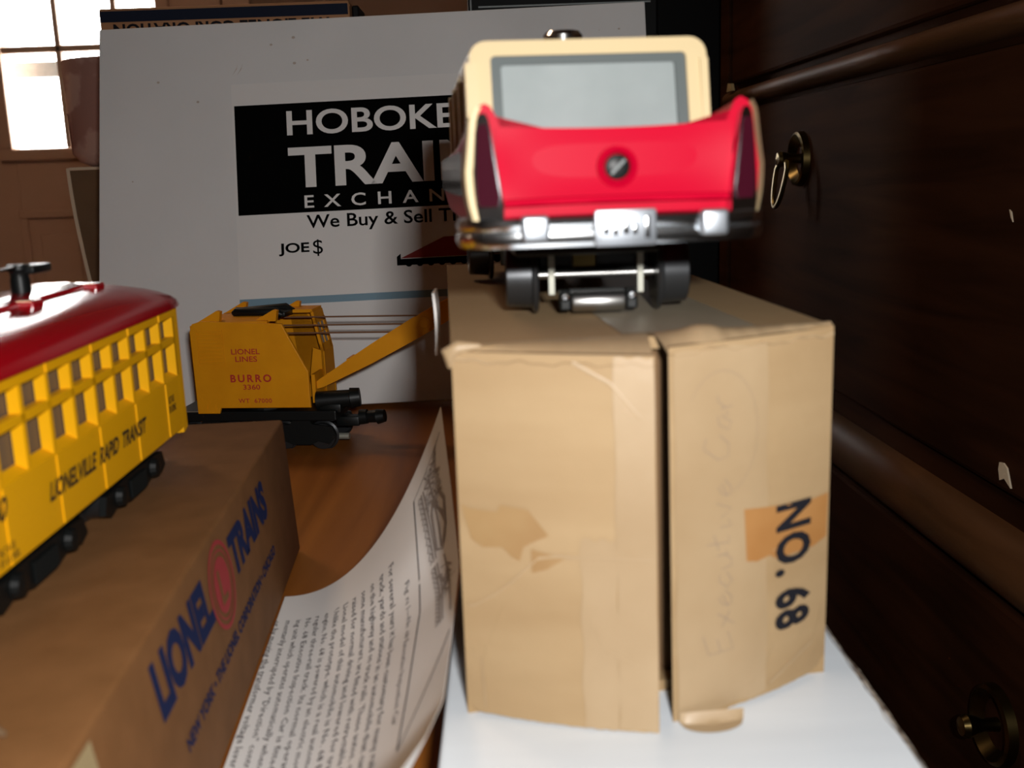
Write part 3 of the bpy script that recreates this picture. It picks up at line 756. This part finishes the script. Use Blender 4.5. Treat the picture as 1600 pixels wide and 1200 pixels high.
    MB().box(-20, 20, -HL+10, HL-10, 8, 13.2, .5).build('underframe', K['black'], R)
    MB().box(-16, 16, -HL-5, -HL+2, 7.5, 11, 1).build('bumper', K['black'], R); MB().box(-16, 16, HL-2, HL+5, 7.5, 11, 1).build('bumper', K['black'], R)
    for yc in (-31, 31):
        for s in (-1, 1):
            fr_ = MB(); pr = [(yc-25, 4), (yc-23, 8.6), (yc-10, 9.4), (yc+10, 9.4), (yc+23, 8.6), (yc+25, 4), (yc+21, 2.4), (yc+14, 4.0), (yc+6, 2.0), (yc-6, 2.0), (yc-14, 4.0), (yc-21, 2.4)]
            fr_.prism(pr, 'x', s*21, s*22.8)
            for k in (-14, 14): fr_.lathe([(0, 3), (s*1.6, 2.6), (s*2.0, .1)], (s*22.8, yc+k, 6), 'x', 14)
            for k in range(-4, 5): fr_.tube([(s*23.2, yc+k*1.4, 3), (s*23.2, yc+k*1.4, 8)], .55, 6)
            fr_.build('truck_frame', K['black'], R)
        for k in (-14, 14):
            for s in (-1, 1):
                MB().lathe([(s*13, 7.6), (s*14, 7.8), (s*14.6, 6.8), (s*20, 6.4), (s*20, .1)], (0, yc+k, 6.9), 'x', 28).build('wheel', K['wheel'], R, True)
            MB().cyl((-20, yc+k, 6.9), (20, yc+k, 6.9), 1.2, n=10).build('axle', K['steel'], R)
    # lettering on the flank that faces the camera, and the same on the other
    S = lambda yc, zc, sh=.12: (lambda p, q: (W+.42, yc+p+sh*q, zc+q))
    lt = MB()
    addtext(lt, 'LIONELVILLE  RAPID  TRANSIT', S(-33, 20.4), width=65, height=4.4, bold=.3, shear=.25)
    lt.build('lettering', K['ink'], R); lt = MB()
    addtext(lt, '60', S(-59, 23.5), width=6.5, height=5.0, bold=.25, shear=.25)
    lt.build('lettering', K['ink'], R)
    sm = MB()
    addtext(sm, 'BLT 8-55\nBY LIONEL', S(-58, 14.6), width=8.5, height=3.8, bold=.1)
    sm.build('small_print', K['ink'], R); sm = MB()
    addtext(sm, 'BLT 8-55\nBY LIONEL', S(53, 20.6), width=6.5, height=5.0, bold=.25)
    sm.build('small_print', K['ink'], R)
trolley()

# ------------------------------------------------------------------ the orange-yellow crane
def crane():
    R = thing('toy_crane', 'orange yellow toy railroad crane with red lettering before the flyer', 'toy crane', (-136, 532, 0), math.radians(-7))
    # local: x along the side, front (boom end) to the right; y = 0 is the side facing the camera
    D = 46
    X0 = -33
    prof = [(-33, 21.5), (-21, 21.5), (-20, 24.5), (29.5, 24.5), (29.5, 44), (20.5, 62), (17, 69.5), (-27, 71.5), (-32, 70), (-33.6, 66)]
    cb = MB()
    cb.prism(prof, 'y', 0, 2.2, .5)
    cb.prism(prof, 'y', D-2.2, D, .5)
    # rear wall and arched roof between the sides
    cb.box(-33.4, -31.4, 1, D-1, 22, 69)
    def roof(u, v):
        x = -32+41*u; y = 1+(D-2)*v
        return (x, y, 69.6+3.4*math.sin(PI*(.12+.76*v))*(math.sin(PI*min(1, u*1.6+.05)*.5))-1.2*u*0)
    cb.slab(roof, 16, 12, (0, 0, -1.6))
    # front lower apron
    cb.box(27, 29, 12, D-12, 24.5, 40)
    # operator's cab on the far side: taller, with a sloped window front
    cp_ = [(12, 24.5), (30.5, 24.5), (30, 50), (26.5, 67), (23, 73), (6, 73.5)]
    cb.prism(cp_, 'y', D-2.2, D+.4, .4)
    cb.prism([(20, 24.5), (30, 24.5), (29.6, 50), (24, 52), (22, 40)], 'y', D-18, D-16)
    cb.box(28.4, 30.2, D-18, D-1, 24.5, 50)
    sf = lambda x, y, z: (x-(z-50)*.206, y, z)
    cb.add(*(lambda q: (q.v, q.f))(MB().box(28.4, 30.0, D-18, D-15.5, 50, 68).xf(sf)))
    cb.add(*(lambda q: (q.v, q.f))(MB().box(28.4, 30.0, D-4, D-1, 50, 68).xf(sf)))
    cb.add(*(lambda q: (q.v, q.f))(MB().box(28.4, 30.0, D-18, D-1, 50, 54).xf(sf)))
    cb.add(*(lambda q: (q.v, q.f))(MB().box(28.4, 30.0, D-18, D-1, 65.5, 72).xf(sf)))
    cb.box(6, 25, D-18, D-1, 71.5, 73.3)
    # four pointed lugs on the roof
    for x in (-19, 12):
        for y in (3, D-5):
            cb.prism([(x-11, 70.5), (x, 76.5), (x+2, 76.0), (x+1, 70.5)], 'y', y, y+3.4)
    cb.build('cab', K['crane'], R)
    # louvre panel on the side
    lv = MB()
    for i in range(9): lv.box(-29.5, -16, -.35, .1, 48.5+i*2.1, 49.4+i*2.1, .1)
    lv.box(-30, -29.5, -.3, .1, 47.5, 67).box(-16, -15.5, -.3, .1, 47.5, 67).build('louver', K['crane'], R)
    MB().box(28.6, 29.4, D-16, D-3.5, 53.5, 66).xf(sf).build('cab_window', K['windowgray'], R)
    wb = MB().box(29.3, 30.0, D-10.2, D-9.4, 54, 66).box(29.3, 30.0, D-15.6, D-3.9, 60, 60.7)
    wb.xf(sf).build('window_bar', K['crane'], R)
    # black machinery in the roof opening and winding drums
    MB().tube([(-14, 14, 73.4), (-12, 13.5, 74.4), (10, 13.5, 73.8), (13, 14, 72.4)], [1.6, 2.6, 2.6, 1.8], 10).tube([(-14, D-16, 73.4), (10, D-16, 74.2), (14, D-17, 72.4)], [1.6, 2.6, 1.8], 10).box(-10, 14, 15, D-16, 71, 73.6, .6).build('winch', K['black'], R, True)
    lt = MB(); S = lambda x, z: (lambda p, q: (x+p, -.15, z+q))
    addtext(lt, 'LIONEL', S(-11.5, 53.6), width=15.6, height=3.0, bold=.16)
    addtext(lt, 'LINES', S(-9.6, 49.6), width=12, height=3.0, bold=.16)
    addtext(lt, 'BURRO', S(-13.2, 38.6), width=22.5, height=4.2, bold=.3, spacing=1.35)
    addtext(lt, '3360', S(-6.6, 34.6), width=9.4, height=2.8, bold=.16)
    addtext(lt, 'WT  67000', S(-9.8, 27.4), width=18.4, height=2.4, bold=.12, spacing=1.1)
    lt.build('lettering', K['crane_ink'], R)
    # boom: two side plates narrowing at both ends, braced
    ang = math.atan2(33.5, 62)
    ca, sa = math.cos(ang), math.sin(ang)
    Lb = 150
    pr = [(0, -1.6), (4, -2.6), (34, -4.6), (60, -5.2), (80, -5.2), (Lb-20, -3.2), (Lb, -2.2), (Lb, 2.2), (Lb-20, 3.2), (80, 5.2), (60, 5.4), (34, 4.4), (4, 2.2), (0, 1.6)]
    bx, bz = 28, 33
    P2 = [(bx+p*ca-q*sa, bz+p*sa+q*ca) for p, q in pr]
    bm_ = MB()
    for y in (15, 29.4): bm_.prism(P2, 'y', y, y+1.6)
    for d0 in range(10, Lb-4, 14):
        for o in (-3.2, 3.2):
            o2 = o*min(1, d0/34+.25)
            a = (bx+d0*ca-o2*sa, bz+d0*sa+o2*ca)
            bm_.box(a[0]-1.8, a[0]+1.8, 16.3, 29.7, a[1]-.5, a[1]+.5)
    bo = bm_.build('boom', K['crane'], R)
    e = (bx+70*ca, bz+70*sa)
    MB().lathe([(0, 3.6), (-.5, 3.6), (-.6, 2.6), (-.3, 2.4), (-.3, .1)], (e[0], 15, e[1]), 'y', 24).build('pulley_plate', K['crane'], bo, True)
    for y, zc, d0 in ((17, 66.2, 62), (20, 61.5, 52), (25, 69.5, 68)):
        x1 = bx+d0*ca; MB().tube([(10, y, zc), (x1, y, zc-.3)], .45, 6).build('cable', K['cable'], R)
    # chassis
    MB().box(-48, 42, 3, D-3, 16.5, 22, .8).build('deck', K['black'], R)
    MB().lathe([(0, 17), (3.0, 17), (3, .1)], (-2, D/2, 21.6), 'z', 32).build('turntable', K['black'], R)
    MB().cyl((30, 10, 26), (48, 12, 27), 5.2, 4.6, 18).cyl((48, 12, 27), (53, 13, 27.4), 5.6, 5.0, 18).box(32, 44, 6, 20, 20, 25, 1).build('motor', K['black'], R, True)
    def cp(s):
        m = MB().box(38, 51, 15, 22, 10.5, 16, 1).cyl((51, 18, 15), (55, 18, 15.4), 4.2, 4.0, 14).cyl((54.8, 18, 15), (61, 17, 15.8), 3.2, 3.6, 14).cyl((60.8, 17, 15.4), (65, 16.8, 16), 4.2, 3.4, 14)
        if s < 0: m.xf(lambda x, y, z: (-x-6, D-y, z))
        m.build('coupler', K['black'], R, True)
    cp(1); cp(-1)
    for xc in (-28, 22):
        for y in (4, D-6):
            MB().prism([(xc-19, 8), (xc-17, 13), (xc-6, 14.5), (xc-4, 18), (xc+4, 18), (xc+6, 14.5), (xc+17, 13), (xc+19, 8), (xc+15, 3.5), (xc+9, 5), (xc+5, 3.2), (xc-5, 3.2), (xc-9, 5), (xc-15, 3.5)], 'y', y, y+2).build('truck_frame', K['black'], R)
        MB().box(xc-5, xc+5, 5, D-5, 9, 17).build('bolster', K['black'], R)
        for k in (-11, 11):
            for s in (-1, 1):
                MB().lathe([(s*13.6, 8), (s*14.4, 8.3), (s*15, 7.2), (s*17.6, 6.9), (s*17.6, .1)], (xc+k, D/2, 7.4), 'y', 28).build('wheel', K['wheel'], R, True)
            MB().cyl((xc+k, 8, 7.4), (xc+k, D-8, 7.4), 1.1, n=10).build('axle', K['steel'], R)
    MB().cyl((38, 12, 6), (46, 12, 6), 1.8, n=14).build('pickup_roller', K['bracket'], R, True)
crane()

# ------------------------------------------------------------------ instruction sheet curling up against the carton
def sheet():
    R = thing('instruction_sheet', 'white printed instruction sheet curling up between brown box and tan carton', 'paper', (-60, 250, 0))
    oxx, oyy = -60, 250
    YF = 335.5
    def edge(y):     # right edge of the sheet: x and height there
        pts = [(90, -22, 69), (130, -19, 58), (160, -17, 47.5), (190, -16.2, 38), (222, -16.3, 35.5), (268, -16.4, 36), (284, -17.8, 39), (300, -19.8, 50), (335.5, -24.2, 66)]
        for (a, xa, za), (b, xb, zb) in zip(pts, pts[1:]):
            if y <= b:
                q = (y-a)/(b-a); return xa+(xb-xa)*q, za+(zb-za)*q
        return pts[-1][1:]
    WID, FLATL = 240, 42
    def P(s, y, lift=0.0):
        """s: 0 where the curl begins .. 1 at the right edge; negative = flat part running under the box"""
        xl = -73.9-.0664*(y-218)
        xr, zr = edge(y)
        if s <= 0:
            return (xl+s*60-oxx, y-oyy, .3+lift)
        x = xl+(xr-xl)*s**.93; q = (x-xl)/(xr-xl)
        z = .3+zr*q**2.25
        sl = min(3, zr*2.25*q**1.25/(xr-xl)); n = math.hypot(1, sl)
        return (x-lift*sl/n-oxx, y-oyy, z+lift/n)
    MB().slab(lambda u, v: P(u, YF-WID*v), 56, 40, (.12, 0, -.15)).build('page', K['paper'], R, True)
    # print: s from 1 (top of page) down, y from far to near
    def place(s0, y0, ds=1/80., jit=0):
        return lambda a, b: P(s0+b*ds-.03+.03*a/100, y0-a-13*max(0, s0)-b*.0, .22)
    lines = [
        'For several years it has been customary for many railroads to inspect their',
        'track, yards and stations in an automobile that can ride with equal ease',
        'on the highway and on track rails. These autos, called Hy-Rail Cars by',
        'some manufacturers, are fitted with retractable flanged wheels which are',
        'raised for normal driving and lowered for traveling on rails.',
        '    Lionel model of this automobile is No. 68 Executive Inspection Car.',
        'Unlike the prototype, which is a real automobile, driven by its own gas',
        'engine, No. 68 is powered by an electric motor and can run only on',
        'regular three-rail track. Its normal operating voltage is 10-14 volts.',
        '    No. 68 Executive Inspection Car is fitted with a two-position revers-',
        'ing unit which operates automatically whenever the track current is mo-',
        'mentarily interrupted by "Direction" control of a "Multi-Control" type',
        'or by moving the transformer voltage lever to "Off". For normal use the',
        'Forward and reverse position of the car can be locked by its lever.',
    ]
    m = MB()
    pitch = .0535
    for i, s in enumerate(lines):
        ind = 0
        wd = min(1, len(s)/74)*150
        if .655-i*pitch < .0: break
        addtext(m, s, place(.655-i*pitch, YF-20-ind, 1/78.), width=wd, height=3.0, bold=.09, res=1)
    m.build('printed_text', K['print'], R)
    m = MB(); addtext(m, 'Figure 1\u2014No. 68 Executive Inspection Car', place(.745, YF-36, 1/78.), width=78, height=2.5, bold=.02, res=1)
    # frame of the figure with slanted corners
    def line(pts, w_=.006, wy=.45):
        V = []
        for (s, y) in pts: V += [P(s-w_/2, y-wy/2, .22), P(s+w_/2, y+wy/2, .22)]
        m.add(V, [(2*i, 2*i+2, 2*i+3, 2*i+1) for i in range(len(pts)-1)])
    y0, y1 = YF-14, YF-140
    line([(.80, y0-(y0-y1)*i/40) for i in range(41)])
    fm = m
    # the drawing: rails and sleepers in perspective, the car, a worker and bushes as line work
    m = MB()
    def ln(pts, w_=.008):
        V = []
        for i, (s, y) in enumerate(pts):
            a = pts[max(0, i-1)]; b = pts[min(len(pts)-1, i+1)]
            d = Vector((b[0]-a[0], (b[1]-a[1])/60)); d.normalize() if d.length else None
            nx, ny = -d.y, d.x
            V += [P(s-nx*w_/2, y-ny*w_*30, .24), P(s+nx*w_/2, y+ny*w_*30, .24)]
        m.add(V, [(2*i, 2*i+2, 2*i+3, 2*i+1) for i in range(len(pts)-1)])
    m = fm
    ln([(.80+.18*i/12, y0+5.0*(i/12)) for i in range(13)], .006); ln([(.80+.19*i/12, y1+34*(i/12)**1.2) for i in range(13)], .006)
    m.build('figure_frame', K['print'], R); m = MB()
    random.seed(3)
    for o in (0, .012, .05): ln([(.845+o+.085*i/20, YF-18-75*i/20) for i in range(21)], .007)
    for i in range(24):
        y = YF-18-75*i/24; s = .832+.085*i/24
        ln([(s, y), (s+.012, y-1.5), (s+.006, y-3.0), (s-.006, y-2.4), (s, y)], .006)
    for i in range(80):
        y = YF-12-random.uniform(0, 20); s = .885+random.uniform(-.025, .05)
        ln([(s, y), (s+random.uniform(.01, .03), y+random.uniform(-3, 3))], .006)
    car = [(.89, YF-34), (.90, YF-48), (.93, YF-50), (.955, YF-44), (.96, YF-36), (.94, YF-30), (.91, YF-29), (.89, YF-34)]
    ln(car, .012); ln([(.92, YF-31), (.925, YF-49)], .01)
    for k in range(14): ln([(.895+.004*k, YF-31-.6*k), (.92+.003*k, YF-33-.9*k)], .007)
    ln([(.90, YF-60), (.925, YF-66), (.95, YF-66), (.93, YF-72), (.90, YF-75)], .014); ln([(.95, YF-62), (.92, YF-70), (.955, YF-76)], .010)
    for k in range(16): 
        y = YF-56-random.uniform(0, 24); s = .92+random.uniform(-.03, .04); ln([(s, y), (s+.025, y-random.uniform(-2, 4))], .006)
    m.build('drawing', K['print_soft'], R)
sheet()

# ------------------------------------------------------------------ white board with the flyer
def board():
    lean = math.atan(.25); roll = math.radians(-1.0)
    ORG = Vector((-83, 628, 0))
    ax = Vector((math.cos(roll), 0, -math.sin(roll))); az = Vector((0, math.sin(lean), math.cos(lean)))
    ax = Vector((1, 0, 0)); az = Vector((0, math.sin(lean), math.cos(lean))); an = Vector((0, -math.cos(lean), math.sin(lean)))
    cr_, sr_ = math.cos(math.radians(1.0)), math.sin(math.radians(1.0))
    ax2 = ax*cr_ + az*sr_; az2 = az*cr_ - ax*sr_
    def W(x, s, n=0.0):        # board coordinates: x along, s up the slope, n out of its face
        p = ax2*x + az2*s + an*n
        return (p.x, p.y+2.2, p.z+3.2)
    o = MB().box(-178, 178, 0, 7, 0, 248.5, .8).xf(lambda x, y, z: W(x+(9*z/250 if x < 0 else 3*z/250), z, -y)).build('white_board', K['board'], loc=ORG)
    tag(o, 'large plain white board leaning upright behind the crane, flyer taped on', 'board')
    random.seed(2)
    g = MB()
    for _ in range(26):
        x = random.uniform(-160, 165); s = random.uniform(70, 240); r = random.uniform(.3, 1.2)
        if -95 < x < 120 and s < 205: continue
        g.add([W(x+r*math.cos(a), s+r*.8*math.sin(a), .12) for a in [2*PI*k/8 for k in range(8)]], [tuple(range(8))])
    for dx in range(3):
        g.add([W(x+dx*3-77-8, s+214, .12) for x, s in ((0, 0), (3, 4), (4, 8), (3, 5))], [(0, 1, 2, 3)]) if dx < 2 else None
    gm = g.build('smudge', noisy('smudge', (.45, .36, .30), (.6, .52, .46), (50, 50, 50), .8), o)
    # flyer: a sheet with a black banner, lettering and a red locomotive at the foot
    X0, X1 = -86, 122
    S0, S1 = 66.5, 208
    F = thing('flyer', 'white paper flyer with black banner and lettering, taped to the white board', 'flyer', ORG)
    MB().box(X0, X1, -.1, .35, S0, S1).xf(lambda x, y, z: W(x, z, y+.2)).build('sheet', K['paper'], F)
    MB().box(X0, X1, 0, .1, S0-1.0, S0+3.5).xf(lambda x, y, z: W(x, z, y+.6)).build('blue_strip', K['fblue'], F)
    cxx = 18
    MB().box(-84.5, 120.5, 0, .05, 123.5, 194).xf(lambda x, y, z: W(x, z, y+.62)).build('banner', K['fblack'], F)
    S = lambda x, s: (lambda p, q: W(x+p, s+q, .75))
    m = MB()
    addtext(m, 'HOBOKEN', S(-51.5, 173.2), width=127, height=16, bold=.17, res=6)
    addtext(m, 'TRAIN', S(-51.5, 139.5), width=127, height=26, bold=.28, res=6)
    addtext(m, 'EXCHANGE', S(-42.3, 126.2), width=120, height=8.2, bold=.12, spacing=1.9)
    m.build('banner_lettering', K['paper'], F)
    m = MB()
    addtext(m, 'We Buy & Sell Trains', S(-41.5, 110.5), width=118, height=11.2, bold=.14)
    addtext(m, 'JOE', S(-60, 96.2), width=19.5, height=8.2, bold=.26, res=5); addtext(m, '$', S(-38.2, 95.2), width=6.2, height=10.6, res=5)
    m.build('flyer_lettering', K['fblack'], F)
    m = MB()
    def q(pts, mm): mm.add([W(x, s, .72) for x, s in pts], [tuple(range(len(pts)))])
    q([(17, 91), (45, 103.5), (90, 103.5), (90, 91)], m)
    eng = m.build('locomotive_picture', K['fred'], F)
    m = MB(); q([(14.5, 86.5), (14.5, 92), (17, 94), (17, 90.5), (90, 90.5), (90, 86.5)], m)
    for i in range(10): 
        cx_ = 22+i*7
        m.add([W(cx_+2*math.cos(a), 87+1.6*math.sin(a), .78) for a in [2*PI*k/12 for k in range(12)]], [tuple(range(12))])
    m.build('locomotive_black_print', K['fblack'], F)  # black printed base of the locomotive with its wheel discs
board()

# ------------------------------------------------------------------ things behind the board
def behind():
    R = thing('upright_box', 'brown box with navy band and upside-down lettering standing behind the white board', 'box', (-182, 715, 0))
    MB().box(-83, 83, 0, 62, 0, 258, 1.5).build('box_body', K['bluebox'], R)
    MB().add([(-82, -.2, 249.2), (82, -.2, 249.2), (82, -.2, 256.2), (-82, -.2, 256.2)], [(0, 1, 2, 3)]).build('navy_band', mat('dark_navy_print', (.014, .018, .034), .8, 0, .1), R)
    m = MB()
    V, F = text2d('THE LIONEL CORPORATION', width=146, height=8, bold=.3)
    m.add([(72-a, -.3, 248-b) for a, b in V], F); m.build('lettering', K['ink'], R)
    MB().box(83.5, 88, 8, 40, 200, 256, 1).build('end_flap', K['blackbox'], R)
    o = thing('black_case', 'black glossy case with pale trim line behind the board, top right', 'case', (45, 790, 0))
    MB().box(-68, 72, 0, 90, 0, 300, 2).build('case_body', K['blackbox'], o)
    MB().box(-60, 66, -.8, .2, 261.5, 262.6).box(-66, -65, -.8, .2, 240, 295).build('trim_line', K['windowgray'], o)
    # carton and printed bag left of the board
    c = thing('dark_carton', 'dark brown carton with torn edge and painted rim light left of the white board', 'carton', (-290, 830, 0))
    MB().prism([(-30, 0), (60, 0), (60, 158), (-54, 156), (-52, 120), (-46, 60)], 'y', 0, 80).build('carton_body', K['carton'], c)
    random.seed(5)
    pts = [(-54.8, 158), (-54.2, 140), (-53, 120), (-51.5, 105), (-50, 90), (-47.5, 70), (-46.5, 60)]
    MB().loft([[(x-1.2-.7*random.random(), -.6, z), (x+1.0, -.6, z), (x+1.0, .6, z), (x-1.2, .6, z)] for x, z in pts]).build('torn_rim_light', K['rim'], c)  # pale strip paints the rim light along the torn left edge
    MB().box(-54, -24, -.6, .6, 156.5, 158.6).build('top_rim', K['rim'], c)
    b = MB()
    secs = []
    for z, w_, o_ in ((159.2, 40, -1), (163, 48, -3), (170, 53, -4), (200, 52.5, -5), (202, 53.5, -5), (204, 52.5, -5), (242, 52.5, -5.5), (243.5, 51, -5.5)):
        secs.append([(o_+w_*math.cos(2*PI*k/24)*1.0, 40+30*math.sin(2*PI*k/24), z) for k in range(24)])
    q = b.loft(secs).build('paper_cup', K['bag'], loc=(-298, 830, 0), smooth=True)
    tag(q, 'pinkish printed paper tub standing on the dark carton before the door', 'tub')
behind()
